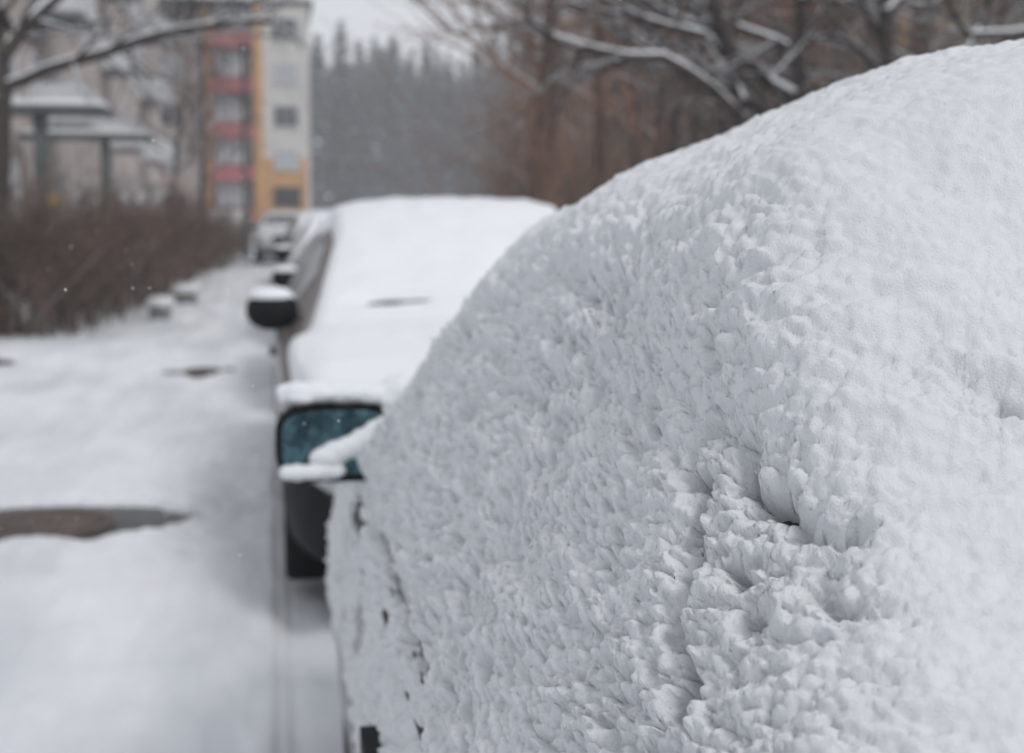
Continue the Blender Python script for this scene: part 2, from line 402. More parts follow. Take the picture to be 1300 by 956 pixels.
    if wscreen == 'thin': T = T*(1 - .55*np.exp(-((sg - cowl + .12)/.2)**2)); T = T - .034*np.exp(-((sg - cowl - .13)/.03)**2)*np.exp(-((tg + .6)/.55)**2) - .012*np.exp(-((sg - cowl - .12)/.04)**2)*(at_ < 1.5)
    V = Pn + Nn*T[..., None]; V[..., 2] += np.clip(T, 0, 1)*.25
    link('snow_cover', mesh('snow_cover', V.reshape(-1, 3), gridfaces(len(ss), len(tt))), M['snow'], root)
    return root, S

def stations(L, W, cowl, wtop, rtop, rend, zh, zcowl, zroof, wt, zr2=None, zdeck=None, nose=.78, belt=.93):
    h = W/2; zr2 = zr2 or zroof; zd = zdeck or belt
    return [  # s, zb, w, zbelt, wb, ztop, wt, zc
        (0.00, .24, h*nose, .60, h*nose*.95, .63, h*nose*.86, .65),
        (0.06, .20, h*.86, .66, h*.82, .70, h*.74, .72),
        (0.22, .19, h*.94, .72, h*.90, zh - .05, h*.78, zh - .02),
        (0.55, .19, h*.99, .78, h*.95, zh, h*.80, zh + .035),
        (cowl, .19, h, .90, h*.97, zcowl, h*.84, zcowl + .03),
        (cowl + .06, .19, h, .905, h*.97, zcowl + .03, h*.83, zcowl + .06),
        (wtop, .19, h, belt, h*.97, zroof - .01, wt, zroof + .03),
        (wtop + .35, .19, h, belt + .01, h*.97, zroof + .02, wt, zroof + .065),
        ((wtop + rtop)/2, .19, h, belt + .015, h*.97, zroof + .03, wt, zroof + .08),
        (rtop, .19, h, belt + .02, h*.97, zr2, wt*.97, zr2 + .055),
        (rend, .20, h*.98, zd + .01, h*.95, zd + .05, h*.80, zd + .075),
        (L - .06, .24, h*.93, zd - .03, h*.89, zd, h*.76, zd + .02),
        (L, .28, h*.84, zd - .10, h*.80, zd - .06, h*.70, zd - .05)]

ROW = 'snow-covered cars parked in a row along the kerb'
# car 1: the close hatchback, seen from its rear left corner (faces away from the camera)
L1, W1 = 3.5, 1.6; XC, YF = .93, 3.95
st1 = [
    (0.00, .24, .64, .60, .60, .63, .55, .65), (0.06, .20, .72, .68, .68, .72, .60, .74), (0.22, .19, .785, .74, .73, .80, .62, .83),
    (0.60, .19, .815, .82, .76, .86, .64, .90), (1.12, .19, .81, .93, .775, .95, .66, .98), (1.20, .19, .81, .94, .775, .98, .655, 1.01),
    (1.95, .19, .80, .955, .775, 1.355, .565, 1.40), (2.30, .19, .80, .96, .775, 1.385, .555, 1.495), (2.62, .19, .80, .965, .77, 1.394, .54, 1.53), (2.80, .19, .80, .965, .77, 1.397, .54, 1.53),
    (2.95, .19, .80, .97, .765, 1.438, .55, 1.512), (3.38, .20, .78, .96, .74, 1.0, .62, 1.03), (3.44, .24, .75, .88, .71, .92, .6, .94), (3.5, .28, .68, .80, .64, .84, .56, .85)]
root1, S1 = car('parked_car', (XC, YF - L1/2, 0), math.pi, L1, W1, 'graphite',
    'nearest parked car buried in thick clumpy snow, teal mirror glass showing', ROW, st1, 1.14, 1.95, 2.92, 3.38, (.66, 2.95), hires=True,
    glass='dglass', mirror=False, belt=.96)
# its clumpy snow, one dense sheet over the whole upper body. local x = XC - X, local y = s - L/2, s = YF - Y
def geomspace_s():
    Y = [.43]
    while Y[-1] < 3.95: 
        y = Y[-1]; Y.append(y + (.0018*y if y < 2.0 else .004*y if y < 2.9 else .02) * (1.0 if y > .62 else 1.6))
    s = YF - np.array(Y); return np.clip(s, 0, L1)[::-1]
ss = geomspace_s()
# world-left side is local +x, so t runs from +6.6 (left door) over 0 to -5 (far side)
def arc_t():
    tt = []; t = 6.6
    ref = 2.95
    while t > -5.2:
        tt.append(t)
        dl = np.linalg.norm(S1.ev(ref, t) - S1.ev(ref, t - .02)) / .02 + 1e-6
        step = .0017 if t > 1.35 and t < 5.0 else (.004 if t >= 5.0 else (.0025 if t > .7 else .012))
        t -= step / dl
    return np.array(tt)
tt = arc_t()
sg, tg = np.meshgrid(ss, tt, indexing='ij'); shp = sg.shape
P = S1.ev(sg, tg).reshape(-1, 3); Nn = S1.ev(sg, tg, 'N').reshape(-1, 3)
Wd = np.stack([XC - P[:, 0], YF - (P[:, 1] + L1/2), P[:, 2]], 1)    # world position of every point
print('near snow grid', shp)
near = (Wd[:, 0] < .80)
nz = np.clip(Nn[:, 2], 0, 1); D = Wd[:, 1]; H = Wd[:, 2]
def sst(a, b, x): u = np.clip((x - a)/(b - a), 0, 1); return u*u*(3 - 2*u)
# how flat the surface lies, and the wind-smoothed tailgate behind the corner pillar
side = sst(.60, .30, nz)                                      # 1 on the windows and doors
warp = np.stack([vnoise(Wd*25, 31), vnoise(Wd*25, 32), vnoise(Wd*25, 33)], 1)
tail = sst(1.16, .97, D - .45*(H - 1.33)) * sst(.31, .40, Wd[:, 0] - .2*(H - 1.25))
topm = sst(.80, .95, nz)
edge = sst(.60, .84, nz)*sst(.85, 1.2, D)
rough = (1 - .92*tail) * (1 - .9*np.maximum(topm, edge))*(.85 + .18*vnoise(Wd*np.array([7, 4, 7]), 91))
farr = sst(.95, 1.5, D); Q = Wd * np.array([1, .46, 1]) + warp*.0032; Q[:, 2] += .25*Wd[:, 1]
b1 = np.zeros(len(P), np.float32); b2 = b1.copy(); b3 = b1.copy()
idx = np.where(near)[0]
for k in range(0, len(idx), 120000):
    j = idx[k:k + 120000]
    b1[j] = blobs(Q[j]*52, 3); b2[j] = blobs((Q[j] + .0016*warp[j])*(125 - 25*farr[j, None]), 5); b3[j] = blobs((Q[j] + .0012*warp[j])*215, 9)
big = fbm(Wd*np.array([9, 6, 9]), 2, 21); mid = fbm(Wd*np.array([28, 12, 40]), 3, 25)
amp = 1.0 + .4*vnoise(Wd*17, 77); mid2 = fbm(Wd*np.array([95, 60, 115]), 2, 29)
rip = fbm(np.stack([Wd[:, 0]*22, Wd[:, 1]*30, Wd[:, 2]*75], 1) , 3, 44)
T = .050*sst(.35, .85, nz) + .020
T = T * (1 + .16*big*(1 - .7*edge)) + .016*np.exp(-((D - 1.5)/.35)**2)*sst(.47, .62, Wd[:, 0])
d = (.05 + .95*rough)*amp*((.0034 + .0110*farr)*(b1 - .42) + (.0120 + .003*farr)*(b2 - .42)) + (.22 + .78*rough)*.0038*(b3 - .42) + (.0048 + .0050*farr)*mid*(.22 + .78*rough)*(1 - .75*edge) + .0036*rip*(1 - .5*rough) + .0028*rough*mid2
d += side*.004*fbm(Wd*np.array([60, 30, 70]), 2, 51)*(1-tail)
# patchy snow under the belt line
low = sst(.99, .90, H)
T = T - low*(.0115 + .010*sst(.8, .5, H)) ; d = d*(1 - .35*low) + low*.012*fbm(Wd*np.array([14, 7, 16]), 2, 61)
T = T - .03*np.exp(-((H - .955 - .01*vnoise(Wd*[0, 9, 0], 4))/.012)**2)*sst(1.35, 1.6, D)*sst(3.3, 2.6, D)*(vnoise(Wd*np.array([1, 5, 1]), 71) > -.35)*side
# cracks and hollows along the corner
crack = np.zeros(len(P), np.float32)
def carve(pts, wid, dep, seed):
    global T, d, crack
    pts = np.array(pts, float); best = np.full(len(P), 9.0); dd = np.zeros(len(P))
    nb = (D < 1.35)
    A = Wd + .006*warp + .0035*np.stack([fbm(Wd*60, 3, seed, .65), fbm(Wd*60, 3, seed+1, .65), fbm(Wd*60, 3, seed+2, .65)], 1)
    for a, b_ in zip(pts[:-1], pts[1:]):
        ab = b_ - a; u = np.clip(((A - a) @ ab)/(ab @ ab), 0, 1); q = np.linalg.norm(A - a - u[:, None]*ab, axis=1)
        best = np.minimum(best, q)
    prof = np.exp(-(best/wid)**2)*nb
    T = T - dep*prof*(.45 + .8*np.clip(vnoise(Wd*42, seed + 9) + .4, 0, 1.2))
    T = T - .15*dep*np.exp(-(best/(wid*2.6))**2)*nb
    crack = np.maximum(crack, np.exp(-(best/(wid*1.8))**2)*nb*min(1, dep/.02))
    halo = .7*np.exp(-(best/(wid*2.4))**2)*nb*(1 - rough)
    d = d + halo*(.003*(b1 - .42) + .006*(b2 - .42) + .003*(b3 - .42))

def on_near(px, py):
    rx, rz = ray(px, py); q = np.hypot(Wd[:, 0]/D - rx, (Wd[:, 2] + .03 - CH)/D - rz) + .002*D
    return Wd[int(np.argmin(q))]
for pts, wid, dep, sd in [
    ([(908, 575), (918, 600), (916, 622)], .0055, .050, 81), ([(916, 622), (912, 670), (900, 735)], .006, .022, 82),
    ([(898, 740), (896, 775), (905, 800), (912, 840), (908, 880)], .005, .040, 83),
    ([(984, 566), (996, 590), (1003, 606)], .0055, .040, 84), ([(1003, 606), (1018, 632), (1040, 650)], .008, .024, 85),
    ([(925, 545), (950, 520), (985, 545)], .006, .012, 86),
    ([(1036, 655), (1058, 678), (1085, 676)], .008, .022, 90), ([(1070, 705), (1078, 735), (1090, 760)], .007, .018, 92),
    ([(1086, 770), (1098, 790), (1122, 790)], .006, .013, 93),
    ([(960, 690), (985, 730), (1000, 770)], .007, .016, 94), ([(850, 470), (880, 520)], .008, .010, 95),
    ([(948, 430), (955, 465), (940, 520)], .007, .012, 96), ([(1015, 300), (985, 350), (965, 390)], .009, .009, 98),
    ([(1210, 505), (1250, 530)], .012, .012, 100)]:
    carve([on_near(*p) for p in pts], wid, dep, sd)
P2 = P + Nn*(T + d)[:, None]; up = np.clip(T + d, 0, 1)
P2[:, 2] += up*.18 + .12*d*near
P2[:, 1] -= .25*d*near*tail
vk = np.where(near)[0]; k1 = Wd[vk] + .6*d[vk, None]*Nn[vk]; ca = (.0007 + .0012*rough[vk] + .0020*crack[vk])[:, None]
vn = np.stack([vnoise(k1*120, 201 + i) + .6*vnoise(k1*290, 211 + i) for i in range(3)], 1)*ca; vn[:, :2] *= -1; P2[vk] += vn
me = mesh('snow_cover', P2, gridfaces(*shp, flip=True)); link('snow_cover', me, M['snow_near'], root1)
del P, Nn, P2, Q, warp, b1, b2, b3, sg, tg

# the near car's door mirrors: glass faces the camera, snow on top and across the glass
def blob_mesh(name, items, nz_=.1, sc_=30):
    v = []; f = []
    for c, r in items:
        n, m_ = 28, 18; b0 = len(v); pts = []
        for i in range(m_ + 1):
            ph = -math.pi/2 + math.pi*i/m_
            for j in range(n):
                th = 2*math.pi*j/n; pts.append([math.cos(ph)*math.cos(th)*r[0], math.cos(ph)*math.sin(th)*r[1], math.sin(ph)*r[2]])
        pts = np.array(pts) + np.array(c); dr = pts - np.array(c)
        pts = pts + dr*(nz_*fbm(pts*sc_, 3))[:, None]
        v += pts.tolist(); f += [(b0+i*n+j, b0+i*n+(j+1) % n, b0+(i+1)*n+(j+1) % n, b0+(i+1)*n+j) for i in range(m_) for j in range(n)]
    return mesh(name, v, f)
def remesh(o, vox, it=3):
    r = o.modifiers.new('r', 'REMESH'); r.mode = 'VOXEL'; r.voxel_size = vox; r.use_smooth_shade = True
    s = o.modifiers.new('s', 'SMOOTH'); s.iterations = it; s.factor = .6
for side in (1, -1):                                   # local +x is the pavement side
    wx = .105 if side > 0 else 2*XC - .105
    YM = 2.5
    lx = XC - wx; ly = YF - YM - L1/2; z0 = 1.035
    h = link('door_mirror', superell('door_mirror', (lx, ly, z0), (.108, .062, .068), 3.6, 40, 24, ymax=.03), M['black'], root1)
    link('mirror_glass', superell('mirror_glass', (lx, ly + .032, z0 + .002), (.097, .004, .057), 3.8, 40, 20), M['mirror'], h)
    a = MB(); a.tube([(lx - side*.06, ly, z0 - .045), (lx - side*.16, ly - .02, z0 - .05)], .022, 10); a.build('mirror_arm', M['black'], h)
    sx = side
    items = [((lx + sx*(.060 - .031*k), ly - .014, z0 + .084 + .004*math.sin(k*.9)), (.046, .048, .021)) for k in range(6)]
    items += [((lx - sx*(.125 + .03*k), ly, z0 + .07 - .012*k), (.05, .06, .05)) for k in range(3)]
    if side > 0:
        items += [((lx - sx*(.115 - .022*k), ly + .036, z0 + .038 - .0095*k), (.032, .018, .026 - .0016*k)) for k in range(7)]
        items += [((lx + sx*(.085 - .016*k), ly + .034, z0 - .047), (.018, .02, .014 + .002*math.sin(k*2))) for k in range(6)]
        items += [((lx - sx*(.06 + .02*k), ly + .03, z0 - .03 + .01*k), (.03, .026, .032)) for k in range(4)]
    o = link('mirror_snow', blob_mesh('mirror_snow', items, .13, 38), M['snow'], h); remesh(o, .004, 2)

# ------------------------------------------------------------------ the row behind
def rowcar(Yf, Xl, L, W, paint, label, **k):
    cowl = k.pop('cowl', 1.12); wtop = k.pop('wtop', 1.9); rtop = k.pop('rtop', 3.2); rend = k.pop('rend', 3.75)
    zr = k.pop('zroof', 1.39); zh = k.pop('zhood', .84); zc = k.pop('zcowl', .96); wt = k.pop('wt', .56); zdeck = k.pop('zdeck', .95); rz = k.pop('rz', 0)
    st = stations(L, W, cowl, wtop, rtop, rend, zh, zc, zr, wt, zdeck=zdeck)
    return car('parked_car', (Xl + W/2, Yf + L/2, 0), rz, L, W, paint, label, ROW, st, cowl, wtop, rtop, rend, (.78, L - .85), **k)
rowcar(4.78, .0, 4.3, 1.72, 'taupe', 'second car in the row, brown-grey, black door mirror, windscreen under smooth snow', cowl=1.15, wtop=1.95, zroof=1.365, wt=.57, zhood=.86, zcowl=.96, wscreen='thin', seed=1, mz=1.02, roofsnow=.06)
rowcar(9.7, .10, 4.2, 1.68, 'silver', 'third car in the row, grey with a small black mirror', zroof=1.28, seed=2, mz=.93, wt=.55, roofsnow=.055)
rowcar(14.9, .12, 4.3, 1.72, 'white', 'fourth car in the row, white, mirror capped with snow', zroof=1.33, seed=3, mz=.97)
rowcar(20.4, .10, 4.2, 1.7, 'navy', 'fifth car in the row, dark blue under snow', zroof=1.32, seed=4)
rowcar(26.0, .15, 4.3, 1.72, 'silver', 'sixth car in the row, far grey one before the end car', zroof=1.30, seed=5)
rowcar(39.0, -.55, 4.2, 1.74, 'white', 'white-roofed car closing the lane end, dark bare windscreen', wscreen='clear', zroof=1.32, seed=6, glass='dglass')
o, _ = rowcar(52.0, -3.55, 4.2, 1.72, 'red', 'small red car behind the hedge end', zroof=1.36, seed=7, glass='dglass'); o['group'] = 'cars beyond the hedge'
o, _ = rowcar(47.0, -2.35, 4.2, 1.6, 'white', 'white car with snowy roof beside the red car', zroof=1.34, seed=8, glass='dglass'); o['group'] = 'cars beyond the hedge'

# ------------------------------------------------------------------ ground
def gheight(X, Y):
    p = np.stack([X, Y, 0*X], 1)
    z = .022*fbm(p*.8, 3, 3) + .013*fbm(p*4, 3, 4) + .005*fbm(p*18, 2, 6)
    lane = (X < -.1) & (X > -4)
    for x0 in (-.75, -1.15, -2.05, -2.4):
        w = x0 + .14*np.sin(Y*.22 + x0*3) ; z -= .024*np.exp(-((X - w)/.09)**2)*(.6 + .4*vnoise(p*[2, .7, 1], 8)); z += .012*np.exp(-((np.abs(X - w) - .14)/.04)**2)*(.5 + .5*vnoise(p*[9, 3, 1], 18))
    z -= .03*sst(-.02, .05, X)*sst(14, 6, Y)                  # the parking strip sits lower than the lane
    z -= .012*np.exp(-((X + .005)/.012)**2)                      # joint along the kerb
    for (cx, cy, rx, ry, dp) in MELT:
        q = np.hypot((X - cx)/rx, (Y - cy)/ry) + .07*vnoise(p*6, 12) + .03*vnoise(p*20, 13)
        z -= dp*sst(1.09, .96, q)
    return z
MELT = [(-1.17, 6.93, .76, .43, .075), (-.68, 13.4, .34, .42, .055), (-3.0, 14.4, .52, .62, .07), (-1.55, 14.2, .3, .3, .02)]
def gspace(a, b, st0, g):
    o = [a]
    while o[-1] < b: o.append(o[-1] + st0 + abs(o[-1])*g)
    return np.array(o)
gx = np.concatenate([-gspace(0, 320, .02, .018)[::-1][:-1], gspace(0, 320, .02, .03)])
gx = np.unique(np.concatenate([gx, np.arange(-2.4, .12, .016)]))
gy = np.unique(np.concatenate([gspace(0, 420, .03, .012), np.arange(6.2, 7.5, .016), -gspace(.5, 200, .5, .3)]))
GX, GY = np.meshgrid(gx, gy, indexing='ij')
GZ = gheight(GX.ravel(), GY.ravel()) - .0
V = np.stack([GX.ravel(), GY.ravel(), GZ], 1)
link('snowy_ground', mesh('snowy_ground', V, gridfaces(len(gx), len(gy), flip=True)), M['lane_snow'], kind='structure', label='snow-covered lane and parking strip')
for k, (cx, cy, rx, ry, dp) in enumerate(MELT[:3]):
    n = 48; v = [(cx, cy, -.046)] + [(cx + rx*1.12*math.cos(2*math.pi*j/n), cy + ry*1.12*math.sin(2*math.pi*j/n), -.046) for j in range(n)]
    link('bare_asphalt', mesh('bare_asphalt', v, [(0, 1 + j, 1 + (j+1) % n) for j in range(n)]), M['asphalt'], kind='structure')
def manhole(x, y, r, label):
    o = empty('manhole_cover', (x, y, -.045), label=label, cat='manhole cover', group='manhole covers in the lane')
    n = 40
    def disc(r0, r1, z0, z1):
        v = []; f = []
        for j in range(n):
            a = 2*math.pi*j/n; c, s_ = math.cos(a), math.sin(a)
            v += [(r0*c, r0*s_, z0), (r0*c, r0*s_, z1), (r1*c, r1*s_, z1), (r1*c, r1*s_, z0)]
        for j in range(n):
            k = (j+1) % n
            for i in range(3): f.append((4*j+i, 4*k+i, 4*k+i+1, 4*j+i+1))
        return v, f
    v, f = disc(r*.87, r, 0, .016); link('rim', mesh('rim', v, f), M['iron'], o)
    v, f = disc(.0001, r*.85, 0, .012); link('lid', mesh('lid', v, f), M['iron'], o)
    rb = MB()
    for i in range(-4, 5):
        hw = math.sqrt(max(.001, (r*.78)**2 - (i*r*.17)**2)); rb.box((i*r*.17, 0, .014), (.02, 2*hw, .008))
    rb.build('tread_ribs', M['iron'], o)
manhole(-1.10, 6.90, .33, 'rusty round manhole cover in the nearest melted patch')
manhole(-.60, 13.4, .24, 'small dark manhole cover in a far melted patch beside the second car')

# ------------------------------------------------------------------ bare trees
def grow(mb, smb, p, d, L, r, depth, spread=.55, up=.12, rnd=random, twigs=4, minr=.004, seglen=.4, sn=1.0, sides=5):
    """one limb: a wandering tapered tube, then children along it"""
    n = max(2, int(L/seglen)); pts = [Vector(p)]; dd = Vector(d).normalized()
    for i in range(n):
        dd = (dd + Vector((rnd.gauss(0, .13), rnd.gauss(0, .13), rnd.gauss(0, .09) + up*.3))).normalized()
        pts.append(pts[-1] + dd*(L/n))
    rad = [max(minr*.7, r*(1 - .72*i/n)) for i in range(n + 1)]
    mb.tube(pts, rad, sides if depth > 1 else 3, cap=False)
    if smb is not None and r > .006:
        for i in range(n):
            if abs((pts[i+1] - pts[i]).normalized().z) < .75:
                smb.tube([pts[i] + Vector((0, 0, rad[i]*.6)), pts[i+1] + Vector((0, 0, rad[i+1]*.6))], [rad[i]*.52*sn, rad[i+1]*.52*sn], 4, cap=False)
    if depth == 0: return
    for k in range(twigs):
        u = .25 + .72*(k + rnd.random())/twigs; i = min(n - 1, int(u*n)); q = pts[i].lerp(pts[i+1], u*n - i)
        ax = Vector((rnd.gauss(0, 1), rnd.gauss(0, 1), rnd.gauss(0, .7))).normalized()
        nd = (dd*(1 - spread*.5) + ax*spread + Vector((0, 0, up))).normalized()
        grow(mb, smb, q, nd, L*rnd.uniform(.42, .68), rad[i]*rnd.uniform(.45, .62), depth - 1, spread, up, rnd, twigs, minr, seglen*.75, sn, max(3, sides - 1))

def bare_tree_mesh(seed, H, r, mats, depth=3, twigs=6, spread=.6, fork=.25):
    rnd = random.Random(seed); t = MB(); b = MB(); s = MB()
    pts = [Vector((0, 0, -.1))]; n = 9; dd = Vector((0, 0, 1))
    for i in range(n):
        dd = (dd + Vector((rnd.gauss(0, .05), rnd.gauss(0, .05), .1))).normalized(); pts.append(pts[-1] + dd*H*.9/n)
    rad = [r*(1 - .85*i/n) for i in range(n+1)]; t.tube(pts, rad, 8)
    m = int(9 + H)
    for k in range(m):
        u = fork + (1 - fork)*(k + rnd.random())/m; i = min(n-1, int(u*n)); q = pts[i].lerp(pts[i+1], u*n - i)
        a = rnd.random()*6.283; dr = Vector((math.cos(a), math.sin(a), rnd.uniform(.35, 1.1))).normalized()
        grow(b, s, q, dr, H*rnd.uniform(.18, .34)*(1.15 - u*.6), rad[i]*.5 + .01, depth, spread, .12, rnd, twigs, .009, .6, 1.0, 4)
    return t, b, s
def instance(root, loc, rz, s, label=None, group=None):
    r = root.copy(); C.objects.link(r); r.location = loc; r.rotation_euler = (0, 0, rz); r.scale = (s, s, s)
    if label: r['label'] = label
    if group: r['group'] = group
    for ch in list(root.children):
        c = ch.copy(); C.objects.link(c); c.parent = r
    return r
TW = []
for k, (H, r, mt) in enumerate([(12, .16, 'twig'), (14, .18, 'twig2'), (10, .13, 'twig3'), (13, .2, 'twig4')]):
    t, b, s = bare_tree_mesh(40 + k, H, r, None, 2, 6)
    root = empty('bare_tree', (0, 0, 0), cat='tree'); t.build('trunk', M['bark'], root, True); b.build('crown', M[mt], root, True); s.build('branch_snow', M['snow'], root, True)
    TW.append(root)
WG = 'bare deciduous trees of the wood on the right'
spots = []
rr = random.Random(5)
for i in range(62):
    Y = rr.uniform(30, 125); px = rr.uniform(598 if Y > 70 else 640, 1420)
    rx, _ = ray(px, 268)
    if Y > 56 and px > 820: Y = 32 + (Y - 56)*.3 if i % 2 else 0
    if Y: spots.append((rx*Y, Y))
first = set()
for i, (x, y) in enumerate(spots):
    k = i % 4; s = rr.uniform(.75, 1.25); a = rr.random()*6.28
    lab = ('bare brown tree, one of the many massed in the wood on the right', )[0]
    if k not in first:
        first.add(k); o = TW[k]; o.location = (x, y, 0); o.rotation_euler.z = a; o.scale = (s,)*3; o['label'] = lab; o['group'] = WG
    else: instance(TW[k], (x, y, 0), a, s, lab, WG)
for i, (px, Y, s_, lab) in enumerate([(225, 42, .55, 'bare twiggy tree before the beige block, left of the red loggias'),
        (258, 52, .95, 'bare tree at the far end of the beige block, beside the red loggias')]):
    instance(TW[(0, 2, 3, 0, 2)[i]], (ray(px, 268)[0]*Y, Y, 0), i*1.3, s_, lab, 'young bare trees before the beige block')
# undergrowth shrubs in front of the wood
def shrub(seed, H, R_, n, mat):
    rnd = random.Random(seed); b = MB(); s = MB()
    for k in range(n):
        a = rnd.random()*6.283; dr = Vector((math.cos(a)*rnd.uniform(.1, .6), math.sin(a)*rnd.uniform(.1, .6), 1)).normalized()
        q = Vector((rnd.gauss(0, R_*.35), rnd.gauss(0, R_*.35), 0))
        grow(b, s, q, dr, H*rnd.uniform(.6, 1), .016, 2, .5, .15, rnd, 4, .006, .35, 1.0, 3)
    return b, s
SH = []
for k in range(3):
    b, s = shrub(80 + k, 3.2, 1.6, 22, None); root = empty('bare_shrub', (0, 0, 0), cat='shrub')
    b.build('branches', M[('twig3', 'twig2', 'twig4')[k]], root, True); s.build('branch_snow', M['snow'], root, True); SH.append(root)
lab = 'bare snow-dusted shrub, one of the thicket before the wood'; first = set()
for i in range(46):
    Y = rr.uniform(24, 75); px = rr.uniform(640, 1400); rx, _ = ray(px, 268); k = i % 3; a = rr.random()*6.28; s = rr.uniform(.7, 1.5)
    if k not in first:
        first.add(k); o = SH[k]; o.location = (rx*Y, Y, 0); o.rotation_euler.z = a; o.scale = (s,)*3; o['label'] = lab; o['group'] = 'bare shrubs of the thicket'
    else: instance(SH[k], (rx*Y, Y, 0), a, s, lab, 'bare shrubs of the thicket')

# spruces of the hazy forest
def spruce(seed, H, Rb):
    rnd = random.Random(seed); t = MB(); c = MB(); t.tube([(0, 0, -.2), (0, 0, H*.5), (0, 0, H*.97)], [H*.013, H*.009, .03], 7)
    z = H*.06
    while z < H*.985:
        u = z/H; Rr = Rb*(1 - u)**.85*rnd.uniform(.75, 1.15) + .05; cs_ = .35 + .65*min(1, (1 - u)*2.2); nb = rnd.randint(6, 9); a0 = rnd.random()*6
        for k in range(nb):
            a = a0 + 6.283*k/nb + rnd.gauss(0, .15); L = Rr*rnd.uniform(.7, 1.15); ca, sa = math.cos(a), math.sin(a)
            if rnd.random() < .08: continue
            for q in range(max(2, int(L/.5))):
                f0 = q/max(2, int(L/.5)); x = L*(f0 + .12); dz = -L*.32*f0 + rnd.gauss(0, .06)
                for _ in range(3):
                    w = cs_*(.6 + .5*(1 - f0))*rnd.uniform(.6, 1.1); l = cs_*.85*rnd.uniform(.7, 1.2); th = a + rnd.gauss(0, .6)
                    p = Vector((ca*x + rnd.gauss(0, .12), sa*x + rnd.gauss(0, .12), z + dz + rnd.gauss(0, .1)))
                    e = Vector((math.cos(th), math.sin(th), -.35 + rnd.gauss(0, .15)))*l; g = Vector((-math.sin(th), math.cos(th), rnd.gauss(0, .35)))*w*.5
                    c.cur = 1 if rnd.random() < .03 else 0
                    c.quad(p - g*.6, p + e*.5 - g, p + e*1.1, p + e*.5 + g)
        z += H*.028*rnd.uniform(.8, 1.2)
    return t, c
SP = []
for k, (H, Rb) in enumerate([(22, 5.0), (20, 4.3), (24, 5.6)]):
    t, c = spruce(20 + k, H, Rb); root = empty('spruce_tree', (0, 0, 0), cat='tree')
    t.build('trunk', M['bark'], root, True); c.build('crown', [M['needle'], M['snow']], root); SP.append(root)
lab = 'tall grey-green spruce, one of the hazy forest behind the cars'; first = set(); FG = 'spruces of the hazy forest'
fl = []
# the front row's tops follow the photographed skyline
for px, ty, Y in [(405, 42, 140), (432, 18, 132), (455, 58, 150), (470, 62, 160), (497, 40, 145), (522, 60, 165), (540, 52, 150), (566, 75, 185), (585, 72, 190), (604, 60, 170), (628, 22, 125), (648, 40, 118), (668, 30, 110), (700, 35, 120), (740, 30, 125), (388, 48, 150)]:
    Y *= 1.55; p = at(px, ty, Y); fl.append((p.x, Y, p.z))
for i in range(74):
    Y = rr.uniform(225, 350); px = rr.uniform(300, 800); p = at(px, rr.uniform(40, 85), Y); fl.append((p.x, Y, p.z))
for i, (x, y, h) in enumerate(fl):
    k = i % 3; s = h/(22, 20, 24)[k]; a = rr.random()*6.28
    if k not in first:
        first.add(k); o = SP[k]; o.location = (x, y, 0); o.scale = (s,)*3; o['label'] = lab; o['group'] = FG
    else: instance(SP[k], (x, y, 0), a, s, lab, FG)

# foreground trees with snow lying on their boughs
def guided_tree(name, label, trunk, limbs, Y, seed, r0, twig_n=5, group=None, tr=None):
    rnd = random.Random(seed); t = MB(); b = MB(); s = MB()
    tp = [at(px, py, Y) for px, py in trunk]; base = Vector((tp[0].x, tp[0].y, 0))
    if tp[0].z > .2: tp = [Vector((tp[0].x + .1*(tp[0].x - tp[1].x), Y, -.05))] + tp
    root = empty(name, base, label=label, cat='tree', group=group); L = lambda p: Vector(p) - base
    n = len(tp); rad = [r0*(1 - .45*i/(n-1)) for i in range(n)]
    e = Vector((rnd.gauss(0, .1), rnd.gauss(0, .1), 1)).normalized(); up_ = [tp[-1] + e*1.3 + Vector((rnd.gauss(0, .15), 0, 0)), tp[-1] + e*2.8]
    t.tube([L(p) for p in tp + up_], rad + [rad[-1]*.7, rad[-1]*.2], 10); t.build('trunk', M['bark'], root, True)
    for k in range(6):
        q = L(tp[-1]).lerp(L(up_[-1]), (k + .5)/9); a = rnd.random()*6.28
        grow(b, s, q, Vector((math.cos(a), math.sin(a), .7)), rnd.uniform(1.2, 2.4), rad[-1]*.5, 2, .6, .15, rnd, 5, .004, .35, 1.0, 4)
    for pts, r, dy in limbs:
        k = len(pts); P_ = [L(at(px, py, Y + dy*i/(k-1) + rnd.gauss(0, .05))) for i, (px, py) in enumerate(pts)]
        # refine
        Q_ = [P_[0]]
        for a, c in zip(P_[:-1], P_[1:]):
            m_ = max(1, int((c - a).length/.25))
            for j in range(1, m_ + 1): Q_.append(a.lerp(c, j/m_) + Vector((rnd.gauss(0, .008), rnd.gauss(0, .02), rnd.gauss(0, .008))))
        m_ = len(Q_); rr_ = [r*(1 - .5*i/(m_-1)) for i in range(m_)]
        b.tube(Q_, rr_, 7); s.tube([q + Vector((0, 0, rr_[i]*.62)) for i, q in enumerate(Q_)], [x*.68 for x in rr_], 6)
        for q in range(int(m_*twig_n/5) + 1):
            i = rnd.randint(m_//5, m_ - 1); d = (Q_[i] - Q_[i-1]).normalized()
            ax = Vector((rnd.gauss(0, 1), rnd.gauss(0, 1), rnd.gauss(0, .8))).normalized()
            grow(b, s, Q_[i], (d*.7 + ax*.7).normalized(), rnd.uniform(.4, 1.1), rr_[i]*.5, 1, .6, .05, rnd, 4, .003, .2, 1.1, 4)
    b.build('branches', M['bark'], root, True); s.build('branch_snow', M['snow'], root, True)
    return root
